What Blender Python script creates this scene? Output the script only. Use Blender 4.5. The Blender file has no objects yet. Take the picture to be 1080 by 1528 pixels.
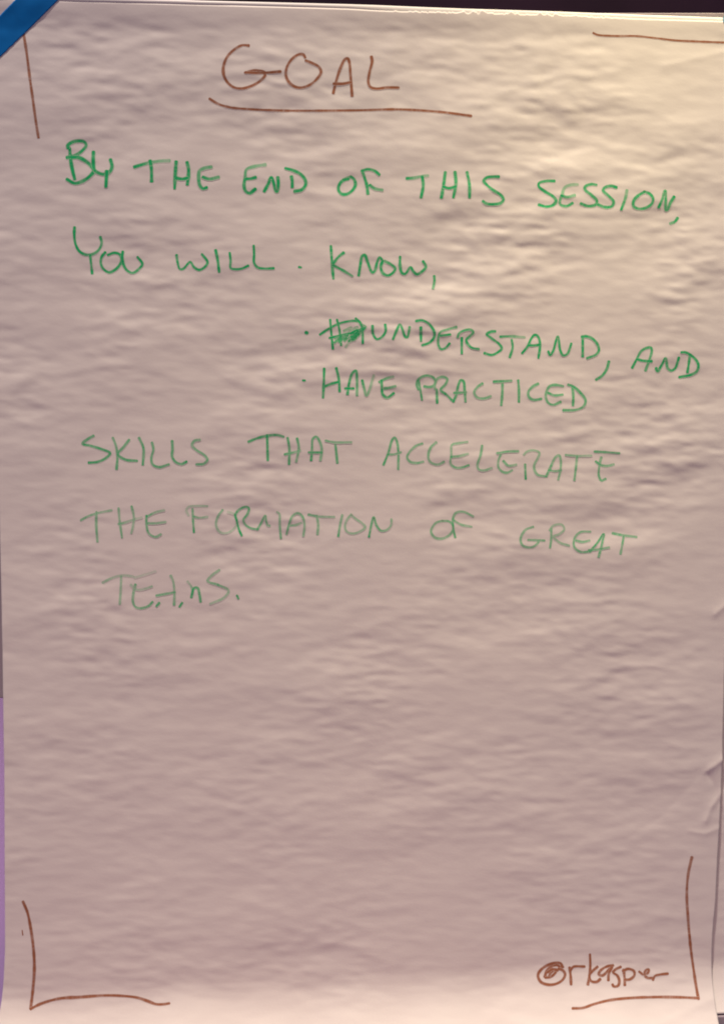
import bpy, math
import numpy as np
from mathutils import Vector, Matrix

scene = bpy.context.scene
COL = scene.collection

# ------------------------------------------------------------------ camera
W, H, F = 1080.0, 1528.0, 1650.0          # photograph size and focal length in its pixels
PITCH, YAW, DIST = math.radians(4.8), math.radians(3.8), 1.056
cam_d = bpy.data.cameras.new('camera')
cam = bpy.data.objects.new('camera', cam_d); COL.objects.link(cam)
cam_d.sensor_fit = 'VERTICAL'; cam_d.sensor_height = 24.0; cam_d.lens = F / H * 24.0
cam_d.clip_start = 0.05; cam_d.clip_end = 50.0
cam_pos = Vector((-DIST * math.sin(YAW), -DIST * math.cos(YAW) * math.cos(PITCH), DIST * math.sin(PITCH)))
cam.location = cam_pos
cam.rotation_euler = (-cam_pos).to_track_quat('-Z', 'Y').to_euler()
scene.camera = cam
RM = np.array((-cam_pos).to_track_quat('-Z', 'Y').to_matrix())
CP = np.array(cam_pos)

# ------------------------------------------------------------------ world, lamps, exposure
world = bpy.data.worlds.new('World'); scene.world = world; world.use_nodes = True
bg = world.node_tree.nodes['Background']
bg.inputs[0].default_value = (0.172, 0.138, 0.176, 1.0); bg.inputs[1].default_value = 1.0

def area(name, loc, target, size, power, colour, spread=180.0):
    d = bpy.data.lights.new(name, 'AREA'); d.shape = 'DISK'; d.size = size
    d.energy = power; d.color = colour; d.spread = math.radians(spread)
    o = bpy.data.objects.new(name, d); COL.objects.link(o); o.location = loc
    o.rotation_euler = (Vector(target) - Vector(loc)).to_track_quat('-Z', 'Y').to_euler()
    return o
area('ceiling_lamp', (-1.2, -1.60, 8.0), (0.0, 0, 0.0), 0.50, 920.0, (1.0, 0.845, 0.72))
area('side_spot_lamp', (0.45, -0.28, 1.00), (0.16, 0, 0.12), 0.10, 0.84, (1.0, 0.83, 0.40), 66)
area('low_added_fill', (-0.10, -1.05, -0.90), (0.02, 0, -0.25), 0.5, 1.9, (1.0, 0.42, 0.42))  # added pinkish fill that brightens the lower paper, no known source
wl = area('wall_added_light', (-0.52, 0.03, -0.36), (-0.50, 0.10, -0.36), 0.06, 0.50, (0.95, 0.74, 1.0), 150)  # added light hidden behind the sheet, only there to brighten the lavender wall
wl.data.shape = 'RECTANGLE'; wl.data.size = 0.05; wl.data.size_y = 0.50

scene.view_settings.view_transform = 'Standard'
scene.view_settings.look = 'None'
scene.view_settings.exposure = 0.0
scene.view_settings.gamma = 1.0
scene.render.engine = 'CYCLES'
scene.cycles.filter_width = 1.9

# ------------------------------------------------------------------ paper relief
rng = np.random.default_rng(11)
GU, GV, CELL = 900, 1300, 0.001            # relief grid: 1 mm cells
U0, V0 = -0.45, -0.65

def band_noise(lam_v, stretch, tilt_deg, sharp=1.2, seed=0):
    r = np.random.default_rng(seed)
    n = np.fft.rfft2(r.standard_normal((GV, GU)))
    fv = np.fft.fftfreq(GV, CELL)[:, None]; fu = np.fft.rfftfreq(GU, CELL)[None, :]
    t = math.radians(tilt_deg)
    a = fu * math.cos(t) + fv * math.sin(t); b = -fu * math.sin(t) + fv * math.cos(t)
    f = np.sqrt((a * stretch) ** 2 + b ** 2) * lam_v
    flt = np.exp(-(np.log(np.maximum(f, 1e-6)) ** 2) / (2 * (sharp * 0.45) ** 2))
    o = np.fft.irfft2(n * flt, s=(GV, GU))
    return o / o.std()

def blur(a, s):
    fv = np.fft.fftfreq(GV, CELL)[:, None]; fu = np.fft.rfftfreq(GU, CELL)[None, :]
    return np.fft.irfft2(np.fft.rfft2(a) * np.exp(-2 * (math.pi * s) ** 2 * (fu ** 2 + fv ** 2)), s=(GV, GU))

def make_relief(seed, slope):
    """crumple field scaled to an rms slope; parts of it run along the sheet's width, parts fan out in creases"""
    n1 = band_noise(0.023, 3.1, 3, 1.1, seed + 1)
    n2 = band_noise(0.0125, 3.0, -3, 1.0, seed + 2)
    n3 = band_noise(0.070, 2.6, 6, 0.9, seed + 3)
    n4 = band_noise(0.026, 2.0, 26, 0.8, seed + 4)
    n5 = band_noise(0.0065, 2.2, 0, 0.8, seed + 5)
    n6 = band_noise(0.150, 1.6, 8, 0.8, seed + 9)
    rd = -np.sqrt(band_noise(0.050, 2.8, -8, 0.8, seed + 6) ** 2 + 0.03)
    rd2 = -np.sqrt(band_noise(0.030, 2.2, -22, 0.8, seed + 7) ** 2 + 0.03)
    m = np.clip(0.9 + 0.30 * band_noise(0.22, 1.0, 0, 0.8, seed + 8), 0.4, 1.6)
    h = (0.38 * n1 + 0.26 * n2 + 1.0 * n3 + 1.3 * n6 + 0.16 * n4 + 0.045 * n5 + 0.55 * rd + 0.24 * rd2) * m
    u = (U0 + np.arange(GU) * CELL)[None, :]; v = (V0 + np.arange(GV) * CELL)[:, None]
    h = h * (0.92 + 0.50 / (1 + np.exp(-(u * 5 + (v - 0.05) * 5))) + 0.50 * np.exp(-((u - 0.15) / 0.18) ** 2 - ((v - 0.27) / 0.20) ** 2))
    g = np.sqrt((np.diff(h, axis=0) ** 2).mean()) / CELL
    return h * slope / g

HF = make_relief(100, 0.0385)
HB = make_relief(700, 0.030)
uu = U0 + np.arange(GU) * CELL; vv = V0 + np.arange(GV) * CELL
UG, VG = np.meshgrid(uu, vv)

def bil(Hm, u, v):
    x = np.clip((u - U0) / CELL, 0, GU - 1.001); y = np.clip((v - V0) / CELL, 0, GV - 1.001)
    i = x.astype(int); j = y.astype(int); a = x - i; b = y - j
    return (Hm[j, i] * (1 - a) + Hm[j, i + 1] * a) * (1 - b) + (Hm[j + 1, i] * (1 - a) + Hm[j + 1, i + 1] * a) * b

V_FLARE = -0.462                            # below about this height the hanging paper curls outward
def flare(v, u):
    start = V_FLARE + 0.010 / (1 + np.exp(-(u - 0.10) * 18)) + 0.0022 * np.sin(u * 31 + 0.6) + 0.0014 * np.sin(u * 74 + 2)
    d = np.maximum(start - v, 0.0)
    return 6.6 * d ** 2

def ray(px, py):
    d = np.stack([(px - W / 2) / F, -(py - H / 2) / F, -np.ones_like(px)], -1) @ RM.T
    return d
def unproject(px, py, off=0.0):
    """point (u, v) on the curved sheet seen at photograph pixel px, py"""
    px = np.asarray(px, float); py = np.asarray(py, float)
    d = ray(px, py); v = np.zeros_like(px) ; u = v
    for _ in range(40):
        k = ((-flare(v, u) + off) - CP[1]) / d[..., 1]
        u = CP[0] + k * d[..., 0]; v = 0.5 * v + 0.5 * (CP[2] + k * d[..., 2])
    return u, v
def plane_pt(px, py, y):
    d = ray(np.array(float(px)), np.array(float(py))); k = (y - CP[1]) / d[1]
    return (CP[0] + k * d[0], y, CP[2] + k * d[2])

# creases that can be picked out near the right-hand and lower edges, height in mm
def crease(Hm, pts, amp, width):
    u, v = unproject([p[0] for p in pts], [p[1] for p in pts])
    best = np.full(Hm.shape, 1e9); 
    for i in range(len(u) - 1):
        du, dv = u[i + 1] - u[i], v[i + 1] - v[i]; L = du * du + dv * dv
        t = np.clip(((UG - u[i]) * du + (VG - v[i]) * dv) / L, 0, 1)
        best = np.minimum(best, np.hypot(UG - u[i] - t * du, VG - v[i] - t * dv))
    Hm += amp * 0.001 * np.exp(-best / (width * 0.001))
HF *= 1.0 - 0.6 / (1 + np.exp(-(UG - 0.34) / 0.012))
crease(HF, [(1085, 1128), (1052, 1151)], 1.3, 4.0)
crease(HF, [(1052, 1151), (1066, 1172), (1072, 1200)], -0.8, 4.0)
crease(HF, [(1076, 1183), (1060, 1205), (1052, 1225)], 0.9, 3.5)
crease(HF, [(1040, 1160), (990, 1215), (930, 1255)], -0.35, 11.0)
crease(HF, [(1028, 1240), (1050, 1244), (1070, 1236)], 0.5, 3.0)
crease(HF, [(1085, 900), (1066, 916)], 0.8, 3.5)
crease(HF, [(1062, 1490), (1010, 1516), (960, 1540)], 0.9, 8.0)
crease(HF, [(990, 98), (1080, 78)], 0.45, 5.0)
HF = HF - HF.mean(); HF = 0.0035 * np.tanh(HF / 0.0035)
HF = blur(HF, 0.0008)
print('RELIEF', HF.min(), HF.max(), HF.std())

# ------------------------------------------------------------------ helpers
def mat(name, base, rough=0.6, spec=0.3):
    m = bpy.data.materials.new(name); m.use_nodes = True
    p = m.node_tree.nodes['Principled BSDF']
    p.inputs['Base Color'].default_value = (*base, 1); p.inputs['Roughness'].default_value = rough
    p.inputs['Specular IOR Level'].default_value = spec
    return m
def add_noise(m, base, base2, scale, bump=0.0, dist=0.001, stretch=(1, 1, 1)):
    nt = m.node_tree; N = nt.nodes; L = nt.links; p = N['Principled BSDF']
    tc = N.new('ShaderNodeTexCoord'); mp = N.new('ShaderNodeMapping'); mp.inputs['Scale'].default_value = stretch
    nz = N.new('ShaderNodeTexNoise'); nz.inputs['Scale'].default_value = scale; nz.inputs['Detail'].default_value = 5
    cr = N.new('ShaderNodeValToRGB'); cr.color_ramp.elements[0].position = 0.35; cr.color_ramp.elements[1].position = 0.65
    cr.color_ramp.elements[0].color = (*base, 1); cr.color_ramp.elements[1].color = (*base2, 1)
    L.new(tc.outputs['Object'], mp.inputs[0]); L.new(mp.outputs[0], nz.inputs['Vector'])
    L.new(nz.outputs['Fac'], cr.inputs[0]); L.new(cr.outputs[0], p.inputs['Base Color'])
    if bump:
        b = N.new('ShaderNodeBump'); b.inputs['Strength'].default_value = bump; b.inputs['Distance'].default_value = dist
        L.new(nz.outputs['Fac'], b.inputs['Height']); L.new(b.outputs[0], p.inputs['Normal'])

PAPER = (0.80, 0.765, 0.735)
def paper_mat(name, ink=None):
    m = mat(name, PAPER, 0.62, 0.25)
    nt = m.node_tree; N = nt.nodes; L = nt.links; p = N['Principled BSDF']
    tc = N.new('ShaderNodeTexCoord')
    nz = N.new('ShaderNodeTexNoise'); nz.inputs['Scale'].default_value = 9; nz.inputs['Detail'].default_value = 3
    mx = N.new('ShaderNodeMix'); mx.data_type = 'RGBA'
    mx.inputs[6].default_value = (PAPER[0] * 0.985, PAPER[1] * 0.965, PAPER[2] * 0.97, 1); mx.inputs[7].default_value = (*PAPER, 1)
    L.new(tc.outputs['Object'], nz.inputs['Vector']); L.new(nz.outputs['Fac'], mx.inputs[0])
    out = mx.outputs[2]
    fib = N.new('ShaderNodeTexNoise'); fib.inputs['Scale'].default_value = 420; fib.inputs['Detail'].default_value = 4
    L.new(tc.outputs['Object'], fib.inputs['Vector'])
    b = N.new('ShaderNodeBump'); b.inputs['Strength'].default_value = 0.25; b.inputs['Distance'].default_value = 0.0002
    L.new(fib.outputs['Fac'], b.inputs['Height']); L.new(b.outputs[0], p.inputs['Normal'])
    if ink:
        at = N.new('ShaderNodeAttribute'); at.attribute_name = 'ink_density'
        m2 = N.new('ShaderNodeMix'); m2.data_type = 'RGBA'; m2.inputs[7].default_value = (*ink, 1)
        L.new(at.outputs['Fac'], m2.inputs[0]); L.new(out, m2.inputs[6]); out = m2.outputs[2]
    L.new(out, p.inputs['Base Color'])
    return m
M_PAPER = paper_mat('white_paper')
M_GREEN = paper_mat('green_marker_ink', (0.004, 0.47, 0.15))
M_BROWN = paper_mat('brown_marker_ink', (0.33, 0.125, 0.062))

def mesh_obj(name, verts, quads, m, parent=None, smooth=True):
    verts = np.asarray(verts, np.float32); quads = np.asarray(quads, np.int32)
    me = bpy.data.meshes.new(name)
    me.vertices.add(len(verts)); me.vertices.foreach_set('co', verts.ravel())
    me.loops.add(quads.size); me.loops.foreach_set('vertex_index', quads.ravel())
    k = quads.shape[1]
    me.polygons.add(len(quads)); me.polygons.foreach_set('loop_start', np.arange(0, quads.size, k, dtype=np.int32))
    me.polygons.foreach_set('loop_total', np.full(len(quads), k, np.int32))
    me.update(calc_edges=True)
    me.polygons.foreach_set('use_smooth', np.full(len(quads), smooth, bool))
    me.materials.append(m)
    o = bpy.data.objects.new(name, me); COL.objects.link(o)
    if parent is not None: o.parent = parent
    return o
def grid_quads(nr, nc, base=0):
    i = np.arange(nr - 1)[:, None] * nc + np.arange(nc - 1)[None, :]
    i = i.ravel() + base
    return np.stack([i, i + nc, i + nc + 1, i + 1], 1)
def thing(name, label, cat, group=None):
    o = bpy.data.objects.new(name, None); COL.objects.link(o); o.empty_display_size = 0.02
    o['label'] = label; o['category'] = cat
    if group: o['group'] = group
    return o
def box(name, x0, x1, y0, y1, z0, z1, m, parent=None, bevel=0.0, top=None):
    """box; top=(z_at_x0, z_at_x1) gives a sloping upper face"""
    za, zb = (z1, z1) if top is None else top
    v = [(x0, y0, z0), (x1, y0, z0), (x1, y1, z0), (x0, y1, z0), (x0, y0, za), (x1, y0, zb), (x1, y1, zb), (x0, y1, za)]
    q = [(0, 3, 2, 1), (4, 5, 6, 7), (0, 1, 5, 4), (1, 2, 6, 5), (2, 3, 7, 6), (3, 0, 4, 7)]
    o = mesh_obj(name, v, q, m, parent, smooth=False)
    if bevel:
        b = o.modifiers.new('bevel', 'BEVEL'); b.width = bevel; b.segments = 3
    return o

# ------------------------------------------------------------------ background
m_dark = mat('dark_aubergine_wall', (0.022, 0.010, 0.026), 0.8, 0.1)
add_noise(m_dark, (0.018, 0.008, 0.022), (0.028, 0.012, 0.032), 6)
m_lav = mat('lavender_uplit_wall', (0.45,0.32,0.50), 0.8, 0.1)  # purple uplight on the wall, put in as a lavender colour
add_noise(m_lav, (0.44, 0.31, 0.52), (0.47, 0.335, 0.55), 5, 0.2, 0.001)
zsplit = plane_pt(0, 1012, 0.10)[2]
w = box('wall', -2.2, 2.2, 0.14, 0.20, -1.6, 1.8, m_dark); w['kind'] = 'structure'
w = box('wall_lower_uplit', -2.2, 2.2, 0.10, 0.139, -1.6, zsplit, m_lav, bevel=0.004); w['kind'] = 'structure'  # slab in front of the dark wall, carries the painted uplight

# ------------------------------------------------------------------ easel: grey board and tray behind the pad
m_grey = mat('grey_board', (0.36, 0.31, 0.35), 0.5, 0.3)
add_noise(m_grey, (0.34, 0.29, 0.33), (0.39, 0.335, 0.37), 14, 0.15, 0.0005)
easel = thing('easel', 'grey easel board and tray showing at the edges behind the paper pad', 'easel')
YB = 0.016
pl = plane_pt(-60, 1012, YB); pr = plane_pt(1130, 19.0, YB)
box('board', pl[0], pr[0], YB, YB + 0.012, zsplit, pr[2], m_grey, easel, 0.001,
    top=(plane_pt(-60, 19, YB)[2], plane_pt(1130, 19.0, YB)[2]))
tr = plane_pt(1080, 1516, -0.015)
box('tray', pl[0], pr[0] + 0.02, -0.015, 0.030, tr[2] - 0.05, tr[2] + 0.0, m_grey, easel, 0.0015)

# ------------------------------------------------------------------ pad: second sheet and its binding strip
def poly_interp(pts, off=0.0, key='v'):
    u, v = unproject([p[0] for p in pts], [p[1] for p in pts], off)
    return u, v
pad = thing('easel_pad', 'white flip chart pad under the written sheet, its blank page edge showing at right', 'paper pad')
NB_U, NB_V = 300, 560
OFFB = 0.0030
buR, bvT = unproject([1150, 1150, 1150], [10, 700, 1500], OFFB)
bu0 = unproject([40], [700], OFFB)[0][0]; bu1 = buR.max()
_, vb = unproject([1070], [1513.5], OFFB); _, vt = unproject([900], [36], OFFB)
s = np.linspace(0, 1, NB_U)[None, :]; t = np.linspace(0, 1, NB_V)[:, None]
U = bu0 + (bu1 - bu0) * s + 0 * t; V = vt[0] + (vb[0] - vt[0]) * t + 0 * s
Y = OFFB + 0.0036 * np.clip((0.335 - U) / 0.04, 0, 1) - flare(V, U) * 0.97 - np.clip(bil(HB, U, V), -0.0006, 0.0006)
o = mesh_obj('page', np.stack([U, Y, V], -1).reshape(-1, 3), grid_quads(NB_V, NB_U), M_PAPER, pad)
sm = o.modifiers.new('thickness', 'SOLIDIFY'); sm.thickness = 0.0004; sm.offset = -1

# binding strip: a rolled paper edge above the written sheet, sloping down to the right
m_bind = mat('white_binding', (0.76, 0.74, 0.73), 0.45, 0.4)
top_px = [(-120, -10.0), (0, -6.0), (100, -3.0), (250, 0.2), (300, 2.0), (430, 5.2), (560, 8.5), (700, 13.6), (820, 17.2), (960, 22.6), (1040, 25.2), (1077, 26.6)]
low_px = [(-120, -1.0), (0, 2.0), (100, 4.8), (250, 8.8), (300, 10.2), (430, 13.6), (520, 16.4), (640, 24.0), (700, 26), (820, 28.5), (960, 33.0), (1040, 35.5), (1077, 36.5)]
NS = 300
px = np.linspace(-120, 1077, NS)
ty = np.interp(px, [p[0] for p in top_px], [p[1] for p in top_px]); ly = np.interp(px, [p[0] for p in low_px], [p[1] for p in low_px])
ring = 14; verts = []
for i in range(NS):
    a = plane_pt(px[i], ty[i], 0.003); b = plane_pt(px[i], ly[i], 0.001)
    zc, hr = (a[2] + b[2]) / 2, (a[2] - b[2]) / 2
    wob = 0.00025 * math.sin(px[i] * 0.021) + 0.00015 * math.sin(px[i] * 0.057 + 1)
    for k in range(ring):
        an = 2 * math.pi * k / ring
        ca = math.copysign(abs(math.cos(an)) ** 0.35, math.cos(an))
        fr = np.interp(px[i], [0, 520, 640], [-0.00135, -0.00125, 0.0008])
        verts.append((a[0], 0.0038 + (fr - 0.0038) * ca if ca > 0 else 0.0038 - 0.001 * ca, zc + hr * math.sin(an)))
q = []
for i in range(NS - 1):
    for k in range(ring):
        q.append((i * ring + k, i * ring + (k + 1) % ring, (i + 1) * ring + (k + 1) % ring, (i + 1) * ring + k))
# end caps as fans of quads folded on the axis
n0 = len(verts)
for i in (0, NS - 1):
    c = np.mean(verts[i * ring:(i + 1) * ring], axis=0); verts.append(tuple(c))
    for k in range(0, ring, 2):
        f = (n0 + (0 if i == 0 else 1), i * ring + k, i * ring + (k + 1) % ring, i * ring + (k + 2) % ring)
        q.append(f if i == 0 else f[::-1])
mesh_obj('binding_strip', verts, q, m_bind, pad)

# ------------------------------------------------------------------ the written sheet
sheet = thing('flip_chart_sheet', 'large wrinkled white paper sheet with GOAL and green marker handwriting', 'paper sheet')
NU, NV = 500, 720
lu, lv = unproject([-24, -13, -3, 3, 7, 7.8, 8, 6.3, 4, 0, -4], [0, 300, 650, 900, 1150, 1300, 1420, 1460, 1485, 1511, 1528])
ru, rv = unproject([1113, 1100, 1088, 1080, 1078.5, 1077, 1074.5, 1070, 1067, 1062.5, 1061.5], [30, 400, 800, 1010, 1070, 1135, 1200, 1280, 1345, 1395, 1440])
tp = [(-60, -1), (0, 1), (88, 3.8), (360, 11.3), (480, 14.5), (560, 17), (640, 17.8), (700, 19.2), (760, 20.6), (820, 22.0), (900, 26), (960, 28.6), (1080, 32.0), (1150, 34)]
tu, tv = unproject([p[0] for p in tp], [p[1] for p in tp])
s = np.linspace(0, 1, NU); t = np.linspace(0, 1, NV)
uL0 = lu[0]; uR0 = ru[0]
utop = uL0 + (uR0 - uL0) * s
vtop = np.interp(utop, tu, tv)
pxtop = np.interp(utop, tu, [p[0] for p in tp])
jr = np.random.default_rng(5)
# torn perforation: little tabs along the top edge
jag = np.zeros(NU)
for c, a_, w_ in [(690, 1.3, 5), (706, 2.6, 7), (720, 2.9, 6), (733, 1.2, 4), (762, 2.2, 5), (771, 1.5, 4), (805, 2.6, 4), (815, 1.1, 4), (828, 1.8, 4), (858, 1.4, 5), (590, 0.8, 4), (620, .7, 5), (655, .9, 4)]:
    jag += a_ * 0.00064 * np.clip(1 - np.abs(pxtop - c) / w_, 0, 1)
jag += 0.00025 * jr.standard_normal(NU) * ((pxtop > 610) & (pxtop < 930))
vtop = vtop + jag * 1.5 + 0.0013 * np.clip((600 - pxtop) / 80, 0, 1)
vbot = -0.56
Vg = vtop[None, :] + (vbot - vtop[None, :]) * (t[:, None] ** 1.0)
Lr = np.interp(Vg, lv[::-1], lu[::-1]); Rr = np.interp(Vg, rv[::-1], ru[::-1])
Ug = Lr + (Rr - Lr) * s[None, :]
def surf(u, v):
    h = bil(HF, u, v)
    # near the top the sheet is bound flat; crumpled perforation just under the edge
    return -flare(v, u) - h
topfade = np.clip((np.interp(Ug, tu, tv) - Vg) / 0.02, 0, 1)
Yg = surf(Ug, Vg)
def topclamp(u, v, y):
    d = np.clip((np.interp(u, tu, tv) - v) / 0.025, 0, 1); d = d * d * (3 - 2 * d)
    return y * (0.25 + 0.75 * d) - (1 - d) * 0.0010
Yg = topclamp(Ug, Vg, Yg)
o = mesh_obj('paper', np.stack([Ug, Yg, Vg], -1).reshape(-1, 3), grid_quads(NV, NU), M_PAPER, sheet)
sm = o.modifiers.new('thickness', 'SOLIDIFY'); sm.thickness = 0.00018; sm.offset = -1

# ------------------------------------------------------------------ marker writing on the sheet
G, B = 'g', 'b'
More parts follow.
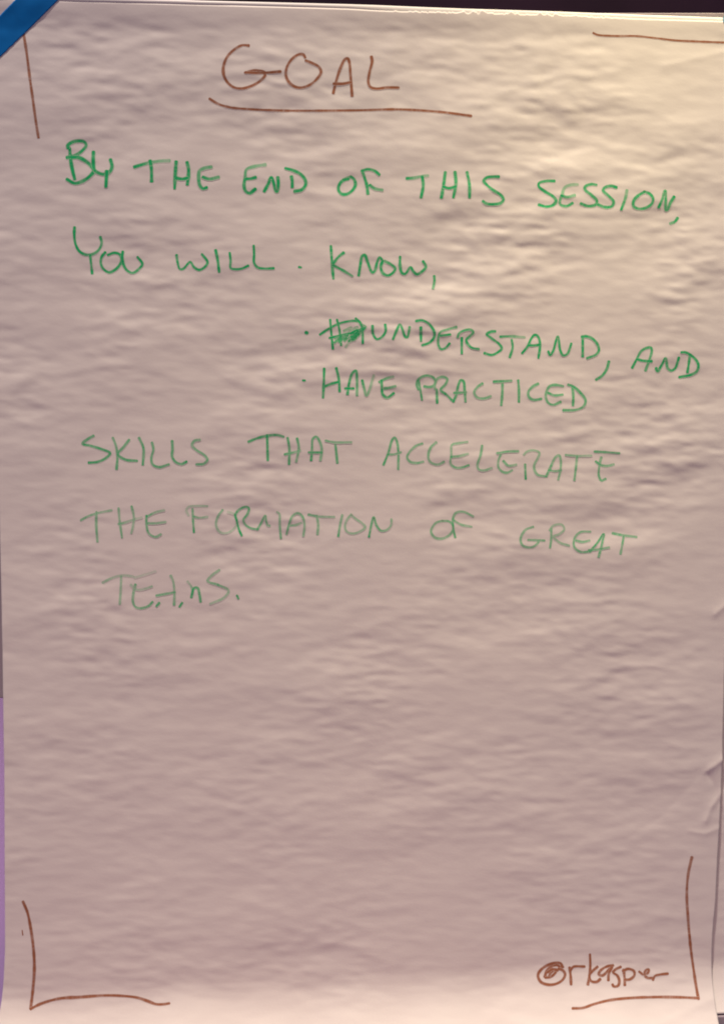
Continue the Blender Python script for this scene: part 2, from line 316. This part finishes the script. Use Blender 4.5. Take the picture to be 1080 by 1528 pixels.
# label, ink, crop origin, crop scale, stroke width px, density, strokes.  '@a-b' sets density from start to end, 'w' a width factor
WORDS = [
('brown marker heading GOAL', B, 320, 50, 3.6, 4.2, .92, '''185,66 150,64 110,85 70,125 50,175 50,220 70,262 105,290 150,296 205,280 250,252 272,225 268,208
165,212 215,200 262,206 268,210
168,211 255,213 355,206
487,130 478,115 455,113 420,135 390,180 384,225 400,262 430,286 465,292 510,278 550,245 572,208 560,180 525,160 490,146
638,320 652,262 675,190 700,140 715,135 724,155 730,220 739,335
640,270 690,270 730,262
842,124 846,150 832,210 826,262 838,288 870,296 925,290 988,290'''),
('green marker word BY', G, 90, 200, 4.32, 5.4, .92, '''62,92 68,160 80,230 95,290
52,90 50,75 75,55 115,45 155,50 168,72 145,105 100,138 45,152
75,150 120,152 165,175 205,212 218,238 190,275 145,305 95,318 45,292
215,115 214,160 216,205 225,235 255,255 290,260 320,245 335,210 325,165
302,240 296,340'''),
('green marker word THE in the first line', G, 90, 200, 4.32, 5.0, .9, '''@.95-.5 478,213 530,197 580,184 640,175 705,172
580,172 588,220 590,305
748,178 742,260 738,350
818,182 828,230 820,325
750,285 790,290 822,282
@.6-.95 975,212 925,222 898,238 893,280 900,330 920,352 945,345
@.95-.6 920,278 960,290 1022,278'''),
('green marker word END', G, 340, 230, 4.32, 5.0, .9, '''@.5-.95 243,68 170,80 120,100 112,150 105,205 115,238 140,252 178,225
120,160 150,158 180,150
235,240 262,190 280,152 292,175 312,240 318,240 325,190 322,150
410,145 415,175 415,212
372,92 420,105 470,130 500,170 500,200 475,230 430,240'''),
('green marker word OF in the first line', G, 340, 230, 4.32, 4.6, .88, '''790,148 760,160 725,185 712,225 730,255 765,258 805,230 822,195 812,160 790,145
745,165 775,160
865,105 880,150 895,200 902,255
865,108 900,98 945,108 975,132
@.95-.6 915,200 945,222 995,232'''),
('green marker word THIS', G, 590, 240, 5.4, 4.6, .86, '''@.95-.4 90,142 150,138 210,125 260,120
215,128 222,200 205,295
400,92 388,180 368,298
478,90 485,180 465,295
385,210 430,222 482,208
575,92 592,180 595,295
830,128 790,128 735,135 710,160 735,195 790,240 845,275 868,310 850,338 790,350 730,345 703,325'''),
('green marker word SESSION', G, 790, 260, 4.5, 4.4, .84, '''165,46 110,46 62,60 60,82 100,115 155,150 175,180 155,208 110,218 60,205
@.4-.9 320,70 280,72 240,85 225,105 215,140 200,180 205,205 245,215 285,195
@.95-.6 210,145 250,155 300,142
445,72 410,68 370,85 370,105 410,140 448,180 440,205 390,215 340,198
580,90 545,80 500,92 490,110 525,145 560,185 550,215 505,222 455,205
@.5-.95 650,108 640,160 612,238
770,118 725,145 695,180 695,215 730,232 780,225 820,195 825,160 800,130 765,118
865,222 890,165 908,112 912,165 915,240 925,235 945,190 970,150
@.95-.7 995,292 975,318 945,330'''),
('green marker word YOU', G, 100, 330, 6.353, 4.2, .88, '''@.95-.8 75,58 72,130 85,220 120,285 180,318 240,315 300,275 330,210 318,150
222,325 230,400 240,495
365,295 330,340 322,395 345,450 400,485 450,465 500,415 518,365 500,315 450,300 390,320
530,288 525,340 540,420 575,470 625,490 680,455 715,405 670,340'''),
('green marker word WILL', G, 250, 360, 5.143, 4.0, .88, '''70,105 78,160 95,212 120,212 175,160 205,200 245,220 290,195 308,160 265,100
370,68 385,140 397,235
478,90 485,150 485,205 520,215 570,210 620,188
662,35 665,100 665,165 690,200 740,210 815,208'''),
('small green dot before KNOW', G, 250, 360, 5.143, 3.6, .9, '''1008,198 1025,201'''),
('green marker word KNOW with a comma', G, 470, 360, 5.4, 4.2, .86, '''128,38 135,150 148,300
232,92 190,125 150,175
@.9-.7 150,195 225,235 300,280
352,275 365,190 380,120 400,112 425,170 460,250 480,240 500,170 520,130 540,150
545,160 530,200 545,255 585,275 625,255 645,220 610,185 560,160
685,125 685,200 700,255 725,262 770,210 790,240 820,265 865,240 892,205 870,160
@.9-.6 960,280 962,320 950,380'''),
('round green bullet before the crossed-out scribble', G, 450, 465, 5.4, 5.2, .92, '''34,168 46,173'''),
('crossed-out green scribble in front of UNDERSTAND', G, 450, 465, 5.4, 3.6, .9, '''148,185 200,150 270,110 340,85 430,75 465,85
230,65 240,180 252,300
285,65 305,150 318,270
435,55 475,95 490,160 492,255
225,212 320,190 420,165 510,130
@.8-.8 265,250 320,205 300,245 370,190 345,235 420,180 380,240 460,165 400,235 480,150 420,230 505,135
@.95-.95 395,175 450,150 425,205 465,175 405,225 440,200 400,205
@.6-.8 270,215 330,200 280,235 360,215 300,225
@.5-.5 300,225 340,180 360,215 400,190 390,230
@.4-.3 355,285 380,250 410,235
@.5-.4 340,155 400,130 380,160 450,125 430,150
@.7-.5 470,100 515,125 480,150'''),
('green marker word UNDERSTAND with a comma', G, 600, 470, 5.4, 3.9, .86, '''#450,465,5.4
570,115 575,180 605,222 645,205 675,160 672,105
735,222 765,150 790,105 805,130 835,205 850,205 862,165 868,125
#600,470,5.4
148,100 150,210
110,50 160,45 215,75 255,135 255,180 220,222 160,245
@.6-.9 435,98 370,115 305,140 290,180 290,240 310,275 345,268 380,230
310,168 385,158
478,185 478,310
@.8-.85 445,180 455,150 500,125 550,120 570,140 545,170 515,200 520,225 560,265 615,275
748,132 715,135 680,155 720,190 780,235 800,270 770,300 720,322 660,308
@.9-.4 788,176 860,172 985,180
880,200 888,260 865,340
#760,480,6.75
@.95-.85 125,318 180,250 215,175 250,135 275,138 300,180 305,260 290,365
190,238 245,240 300,232
390,300 408,335 440,290 465,200 485,150 495,190 510,290 540,340 580,325 605,270 620,220
735,160 735,350
725,152 770,148 830,170 880,225 898,285 870,330 780,368
@.8-.8 998,400 975,480 930,545 870,585'''),
('green marker word AND', G, 930, 500, 8.308, 4.2, .86, '''@.95-.7 105,405 160,300 215,200 285,160 335,158 345,200 315,310 270,440
165,300 240,318 345,325
400,410 420,445 470,370 515,290 530,340 545,410 590,440 640,410 665,340 682,280
820,240 808,340 790,460
@.9-.85 712,215 760,215 830,250 900,315 925,380 905,450 840,490 690,522'''),
('small green dot before HAVE', G, 440, 540, 6.0, 3.6, .9, '''72,166 90,167'''),
('green marker word HAVE', G, 440, 540, 6.0, 3.9, .84, '''262,60 258,200 252,320
370,55 392,150 400,265
272,218 330,195 388,180
@.9-.7 470,290 485,190 515,100 545,80 555,150 555,300
450,238 525,238
@.9-.3 602,165 620,240 640,300 670,240 690,170 705,120
@.4-.9 880,132 820,148 755,180
775,165 778,230 785,290 825,320 885,280
@.9-.5 780,240 830,235 900,218'''),
('green marker word PRACTICED', G, 610, 550, 7.714, 3.8, .76, '''@.7-.9 110,140 130,240 150,360
110,240 90,190 105,130 160,90 220,82 280,105 305,155 280,200 230,212 175,205
@.7-.98 320,240 325,395
@.6-.9 300,235 300,170 330,115 390,95 440,120 420,180 365,245 430,300 510,380
@.95-.8 510,380 545,300 565,200 595,135 625,145 640,250 650,380
520,280 590,278 655,270
@.8-.6 845,172 790,210 750,270 775,325 830,345 890,338 940,318
#730,550,6.75
@.85-.7 42,132 130,128 220,122
130,130 128,250 118,368
@.8-.9 288,118 295,220 295,335
490,152 430,185 390,235 395,285 440,315 520,305
740,178 670,165 605,178 575,225 565,285 590,345 640,365 715,335
590,245 650,270 735,262
@.8-.95 835,190 842,280 838,370
@.8-.8 790,162 840,180 910,240 965,320 945,380 870,415 740,420'''),
('green marker word SKILLS', G, 110, 640, 4.909, 3.9, .78, '''@.8-.85 148,50 105,75 68,108 130,125 210,150 268,178 235,215 175,242 112,248
@.7-.75 288,65 310,120 322,190 316,295
@.75-.85 408,80 365,135 325,185 380,225 465,234
480,65 512,140 508,262
575,100 585,150 570,215 580,260 625,280 698,260
722,88 725,150 722,200 745,240 790,258 828,240
@.6-.75 925,80 885,88 868,120 900,155 955,190 980,225 955,255 900,260'''),
('green marker word THAT', G, 360, 635, 6.0, 3.8, .8, '''@.9-.8 65,145 140,115 215,95 320,85 378,100
@.9-.9 232,85 235,200 238,310
415,110 430,200 428,345
@.8-.6 500,115 515,200 492,325
@.9-.4 390,258 450,245 530,225
@.95-.55 625,310 632,230 634,190 640,120 670,100 700,140 720,210 708,312
605,240 720,242
@.7-.5 755,135 830,150 985,150
840,150 850,240 860,335'''),
('green marker word ACCELERATE', G, 560, 640, 5.4, 3.6, .66, '''@.85-.7 65,290 105,190 135,90 155,70 175,110 185,200 183,325
100,205 150,205 205,188
378,118 330,135 275,185 255,230 280,265 330,275 385,265
490,108 445,150 425,220 440,265 500,288 552,265
@.55-.75 740,105 670,115 615,130 610,200 605,280 640,310 690,312 750,292
@.75-.4 610,225 670,220 745,200
@.7-.6 858,135 845,210 820,290 830,325 870,335 935,315
#730,660,5.4
230,72 140,75 60,88
90,95 70,150 70,200 100,235 140,245 180,225
@.75-.5 110,150 150,188 215,180
@.7-.9 285,178 290,295
@.5-.65 275,100 300,75 360,65 400,85 385,130 360,180 360,220 385,260 445,275
@.75-.6 455,275 490,200 530,120 558,105 572,140 570,220 552,300
475,222 520,232 575,225
@.7-.4 612,102 700,110 820,108
705,112 695,200 682,305
@.75-.7 845,75 940,80 1045,88
@.6-.8 900,120 885,180 880,270 900,308 935,295
@.8-.5 855,155 900,185 950,190 1000,178'''),
('green marker word THE in front of FORMATION', G, 110, 750, 7.2, 3.6, .66, '''@.65-.5 80,190 150,150 250,115 410,82
248,100 245,230 258,420
@.55-.75 485,60 495,180 522,375
@.65-.5 625,40 648,150 640,250 622,328
@.7-.15 485,230 560,212 640,185 735,160
@.4-.7 975,82 880,105 790,150
@.8-.6 785,140 785,240 810,330 880,368 940,340
@.7-.45 800,222 880,222 990,208'''),
('green marker word FORMATION', G, 260, 740, 6.0, 3.4, .6, '''@.5-.3 298,92 200,90 130,98 110,130 130,175
@.6-.85 165,115 170,220 178,325
@.7-.4 170,182 220,195 300,188
@.6-.25 435,125 395,180 375,250 400,315 445,335 510,315 555,265 560,210 530,160 480,145
@.9-.7 605,355 580,300 560,220 548,170 580,125 640,98 668,110 655,165 620,215 640,260 690,290 745,300
@.8-.6 745,300 780,240 815,178 822,220 838,265 855,268
@.5-.75 920,145 940,160 945,260 955,380
#410,750,5.684
@.75-.6 100,268 120,190 150,115 195,90 235,120 252,190 242,285
@.75-.4 130,195 180,190 225,172
@.75-.5 285,102 370,118 505,122
355,110 368,190 362,270
@.55-.8 572,105 555,180 538,285
@.55-.5 650,100 615,140 595,200 610,245 660,262 720,245 765,208 740,175 690,140 650,108
@.9-.55 798,290 815,200 838,125 860,190 900,238 950,230 985,190 988,140'''),
('green marker word OF in front of GREAT', G, 630, 750, 3.273, 3.5, .64, '''100,88 65,100 42,140 60,170 100,175 140,150 150,115 130,92 95,90
@.8-.6 160,170 150,120 150,75 165,50 200,45 248,68
@.7-.45 155,88 190,108 240,118'''),
('green marker word GREAT', G, 630, 750, 3.273, 3.5, .66, '''540,118 500,135 478,180 490,210 530,218 560,200 568,185
515,182 595,185
628,130 628,175 622,220
@.5-.55 620,135 640,112 680,108 692,130 665,155 640,165 670,195 715,210
820,142 770,145 742,175 740,215 770,240 820,238
750,185 780,192 815,185
@.85-.7 815,238 850,200 885,155 878,190 858,265
@.8-.5 810,232 860,228 910,218
@.8-.55 928,150 980,160 1045,168
982,165 975,200 965,250'''),
('faint green marker word TEAMS at the end', G, 130, 840, 4.0, 3.6, .6, '''@0.50-0.30 95,118 150,90 210,75 275,80
@0.50-0.55 205,80 202,160 197,245
@0.17-0.27 410,50 340,72 285,88
@0.65-0.70 290,128 278,180 275,230 290,262 325,270 370,255 392,232
@0.30-0.45 262,130 300,160 345,155 388,140
@0.50-0.65 500,75 515,110 522,180 520,250
@0.70-0.65 415,195 470,185 525,175
@0.82-0.82 415,258 432,238
@0.82-0.74 553,262 568,238
@0.30-0.82 600,110 622,140 630,175 625,205
@0.82-0.82 622,205 640,150 660,150 672,190 678,232
@0.55-0.65 790,42 745,75 720,108 780,130
@0.65-0.40 780,130 845,165 820,205 735,245
@0.82-0.82 895,195 903,213'''),
('brown marker handle signed in the lower right corner', B, 790, 1410, 4.909, 4.0, .95, '''110,235 125,190 165,155 205,150 220,165
115,240 150,235 185,205 195,180 160,195 140,230
130,200 165,180 205,185
240,165 225,135 185,132 130,150 80,185 60,225 80,270 130,290 190,285 240,255 258,215 240,185 210,175
290,165 298,220 302,290
295,190 320,160 400,158
440,70 442,160 435,230 425,290
495,160 455,195 435,225 450,265 490,270 515,250
610,150 560,160 515,190 505,215 530,225 575,185 600,160
600,165 578,210 575,260
665,160 625,180 610,200 640,225 655,265 645,300 615,305 605,290
685,180 692,230 695,295
680,190 720,175 760,190 765,220 735,250 695,255
800,195 830,215 860,205 868,180 845,190 840,220 860,240 900,240
900,255 915,225 950,215 1008,208'''),
('brown line under the heading', B, 300, 0, 2.348, 3.8, .9, '''30,346 60,364 100,376 160,382 280,387 420,388 560,386 680,383 760,386 850,394 945,407'''),
('brown border line in the upper left corner', B, 0, 0, 3.0, 4.0, .85, '''100,125 108,158 120,230 135,345 150,450 165,560 174,616'''),
('brown border line in the upper right corner', B, 720, 0, 3.0, 3.0, .95, '''493,148 510,156 600,162 680,162 780,172 860,181 960,186 1110,191'''),
('brown bracket in the lower left corner', B, 0, 1320, 3.857, 4.4, .95, '''135,98 160,160 180,260 195,370 200,480 192,600 178,715
178,715 240,685 340,656 460,648 600,638 700,640 790,650 850,670 900,688 945,688 975,683'''),
('tiny dark tick beside the lower left bracket', B, 0, 1320, 3.857, 2.0, .95, '''130,264 131,276 133,290'''),
('brown bracket in the lower right corner', B, 780, 1260, 3.6, 4.2, .95, '''@.8-.95 905,68 885,160 878,260 885,400 900,560 920,710 940,830
940,825 800,820 620,822 480,835 380,858 320,878 265,880'''),
]

def smooth_path(P, step=0.8):
    P = np.array(P, float)
    if len(P) == 2:
        n = max(2, int(np.hypot(*(P[1] - P[0])) / step)); return P[0] + (P[1] - P[0]) * np.linspace(0, 1, n + 1)[:, None]
    Q = np.vstack([2 * P[0] - P[1], P, 2 * P[-1] - P[-2]]); out = []
    for i in range(1, len(Q) - 2):
        p0, p1, p2, p3 = Q[i - 1], Q[i], Q[i + 1], Q[i + 2]
        # centripetal Catmull-Rom keeps sharp turns from looping
        t0 = 0; t1 = t0 + max(np.hypot(*(p1 - p0)), 1e-4) ** .5; t2 = t1 + max(np.hypot(*(p2 - p1)), 1e-4) ** .5; t3 = t2 + max(np.hypot(*(p3 - p2)), 1e-4) ** .5
        n = max(2, int(np.hypot(*(p2 - p1)) / step)); tt = np.linspace(t1, t2, n, endpoint=False)[:, None]
        A1 = (t1 - tt) / (t1 - t0) * p0 + (tt - t0) / (t1 - t0) * p1
        A2 = (t2 - tt) / (t2 - t1) * p1 + (tt - t1) / (t2 - t1) * p2
        A3 = (t3 - tt) / (t3 - t2) * p2 + (tt - t2) / (t3 - t2) * p3
        B1 = (t2 - tt) / (t2 - t0) * A1 + (tt - t0) / (t2 - t0) * A2
        B2 = (t3 - tt) / (t3 - t1) * A2 + (tt - t1) / (t3 - t1) * A3
        out.append((t2 - tt) / (t2 - t1) * B1 + (tt - t1) / (t2 - t1) * B2)
    out.append(P[-1:]); return np.vstack(out)

CV = 2                                       # coverage cells per pixel
cover = np.zeros((int(H * CV) + 40, int(W * CV) + 160), np.int16)
AC = np.array([-1.0, -0.72, -0.42, 0.0, 0.42, 0.72, 1.0])     # across the ribbon
AD = np.array([0.0, 0.72, 1.0, 0.96, 1.0, 0.72, 0.0])         # ink density across it
ir = np.random.default_rng(3)
def wander(n, corr, r):
    k = max(3, int(n / corr) + 3); x = np.linspace(0, n, k); return np.interp(np.arange(n), x, r.standard_normal(k))
for label, ink, ox, oy, sc, wd, dens, txt in WORDS:
    VV, QQ, DD = [], [], []; nb = 0; si = 0
    lift = 0.07 if dens >= 0.84 else 0.0
    for line in txt.split('\n'):
        if line.startswith('#'):
            ox, oy, sc = [float(a) for a in line[1:].split(',')]; continue
        d0 = d1 = dens; toks = line.split()
        if toks[0].startswith('@'):
            d0, d1 = [float(a) for a in toks[0][1:].split('-')]; toks = toks[1:]
        P = [(ox + float(a.split(',')[0]) / sc, oy + float(a.split(',')[1]) / sc) for a in toks]
        C = smooth_path(P); n = len(C)
        T = np.gradient(C, axis=0); T = np.vstack([T]); 
        ker = np.ones(3) / 3
        if n > 6: T = np.stack([np.convolve(np.pad(T[:, k], 1, mode='edge'), ker, 'valid') for k in (0, 1)], 1)
        T /= np.maximum(np.hypot(T[:, 0], T[:, 1]), 1e-6)[:, None]
        hw = wd / 2 * 1.27 * (1 + 0.07 * wander(n, 9, ir) + 0.05 * wander(n, 30, ir))
        # rounded ends of the pen tip: extend the ends by a few rings that narrow
        ext = wd * 0.42
        e0 = [C[0] - T[0] * ext * f for f in (1.0, .8, .45)]; e1 = [C[-1] + T[-1] * ext * f for f in (.45, .8, 1.0)]
        C2 = np.vstack([e0, C, e1]); T2 = np.vstack([T[:1]] * 3 + [T] + [T[-1:]] * 3)
        hw2 = np.concatenate([hw[0] * np.array([.25, .62, .9]), hw, hw[-1] * np.array([.9, .62, .25])])
        m = len(C2); N2 = np.stack([-T2[:, 1], T2[:, 0]], 1)
        PX = C2[:, None, :] + N2[:, None, :] * (AC[None, :] * hw2[:, None])[..., None]
        dl = np.minimum(np.linspace(d0, d1, m) + lift, 0.99)
        endb = np.exp(-np.arange(m) / 5.0) + np.exp(-np.arange(m)[::-1] / 5.0)
        dl = dl * (1 + 0.06 * wander(m, 7, ir) + 0.05 * wander(m, 2, ir)) + 0.10 * endb * (0.4 + 0.6 * dl)
        D = dl[:, None] * AD[None, :] * (1 + (1.05 - dens) * 0.22 * ir.standard_normal((m, len(AC))))
        D[0] *= 0.0; D[-1] *= 0.0
        # darker where the pen went over ink already laid
        ci = np.clip((C2[:, 1] * CV).astype(int), 0, cover.shape[0] - 1); cj = np.clip((C2[:, 0] * CV).astype(int), 0, cover.shape[1] - 1)
        pi_ = np.clip((PX[..., 1] * CV).astype(int), 0, cover.shape[0] - 1); pj = np.clip((PX[..., 0] * CV).astype(int), 0, cover.shape[1] - 1)
        prev = np.minimum(cover[pi_, pj], 3)
        base_prev = (prev > 0)
        D = np.where(base_prev, np.maximum(D, 0.80 * dens * (prev > 0)) + 0.10 * prev, D)
        D = np.clip(D, 0, 1)
        mask = np.zeros_like(cover, bool); core = np.abs(AC) < 0.8
        mask[pi_[:, core].ravel(), pj[:, core].ravel()] = True
        # fill small holes between samples
        cover += mask | np.roll(mask, 1, 0) | np.roll(mask, 1, 1)
        u, v = unproject(PX[..., 0], PX[..., 1])
        y = topclamp(u, v, surf(u, v)) - (0.00007 + 0.000012 * (si % 8))
        VV.append(np.stack([u, y, v], -1).reshape(-1, 3)); QQ.append(grid_quads(m, len(AC), nb)); DD.append(D.ravel())
        nb += m * len(AC); si += 1
    V_ = np.vstack(VV); Q_ = np.vstack(QQ)
    nm = 'handwritten_word' if ('word' in label or 'heading GOAL' in label or 'handle' in label) else ('ink_dot' if ('dot' in label or 'bullet' in label) else ('ink_scribble' if 'scribble' in label else 'ink_line'))
    # make every quad face the camera (-Y)
    a = V_[Q_[:, 1]] - V_[Q_[:, 0]]; b = V_[Q_[:, 2]] - V_[Q_[:, 0]]
    flip = (a[:, 2] * b[:, 0] - a[:, 0] * b[:, 2]) > 0
    Q_[flip] = Q_[flip][:, ::-1]
    o = mesh_obj(nm, V_, Q_, M_GREEN if ink == G else M_BROWN, sheet)
    at = o.data.attributes.new('ink_density', 'FLOAT', 'POINT'); at.data.foreach_set('value', np.concatenate(DD).astype(np.float32))
    o['label'] = label

# ------------------------------------------------------------------ blue tape
m_tape = mat('blue_tape', (0.001, 0.14, 0.45), 0.5, 0.12)
add_noise(m_tape, (0.001, 0.135, 0.43), (0.001, 0.155, 0.49), 60, 0.25, 0.0004, (1, 1, 1))
def tape(name, label, edge_a, edge_b, m, y0, seed):
    """strip between two pixel polylines, draped a little above the paper"""
    n, k = 90, 26
    ta = np.linspace(0, 1, n)
    def along(e):
        e = np.array(e, float); L = np.concatenate([[0], np.cumsum(np.hypot(*np.diff(e, axis=0).T))]); L /= L[-1]
        return np.stack([np.interp(ta, L, e[:, 0]), np.interp(ta, L, e[:, 1])], 1)
    A, Bq = along(edge_a), along(edge_b)
    r = np.random.default_rng(seed)
    A = A + 0.22 * r.standard_normal((n, 1)) * np.array([[.7, .7]]); Bq = Bq + 0.16 * r.standard_normal((n, 1)) * np.array([[.7, .7]])
    f = np.linspace(0, 1, k)
    P = A[:, None, :] * (1 - f)[None, :, None] + Bq[:, None, :] * f[None, :, None]
    u, v = unproject(P[..., 0], P[..., 1])
    y = blurred(topclamp(u, v, surf(u, v))) - y0 + 0.00006 * np.sin(f * 9)[None, :]
    y = np.minimum(y, 0.0004)
    o = mesh_obj(name, np.stack([u, y, v], -1).reshape(-1, 3), grid_quads(n, k), m)
    sm = o.modifiers.new('thickness', 'SOLIDIFY'); sm.thickness = 0.00012; sm.offset = -1
    o['label'] = label; o['category'] = 'tape'
    return o
def blurred(a):
    for _ in range(6):
        p = np.pad(a, 1, mode='edge'); a = (p[:-2, 1:-1] + p[2:, 1:-1] + p[1:-1, :-2] + p[1:-1, 2:] + p[1:-1, 1:-1]) / 5
    return a
tape('tape_strip', 'blue masking tape strip stuck diagonally over the upper left corner of the sheet',
     [(-60, 83), (0, 24), (24, 0.5), (80, -58)], [(-60, 143), (0, 86), (38, 49.5), (70, 18.5), (87, 2), (148, -58)], m_tape, 0.00028, 1)
m_tape2 = mat('pale_blue_tape', (0.05, 0.36, 0.52), 0.42, 0.35)
add_noise(m_tape2, (0.045, 0.33, 0.49), (0.055, 0.38, 0.54), 60, 0.25, 0.0004)
tape('tape_strip', 'corner of pale blue tape just entering at the upper right edge',
     [(1078, 26), (1100, 4), (1150, -40)], [(1077.2, 32), (1100, 62), (1160, 60)], m_tape2, 0.00028, 2)
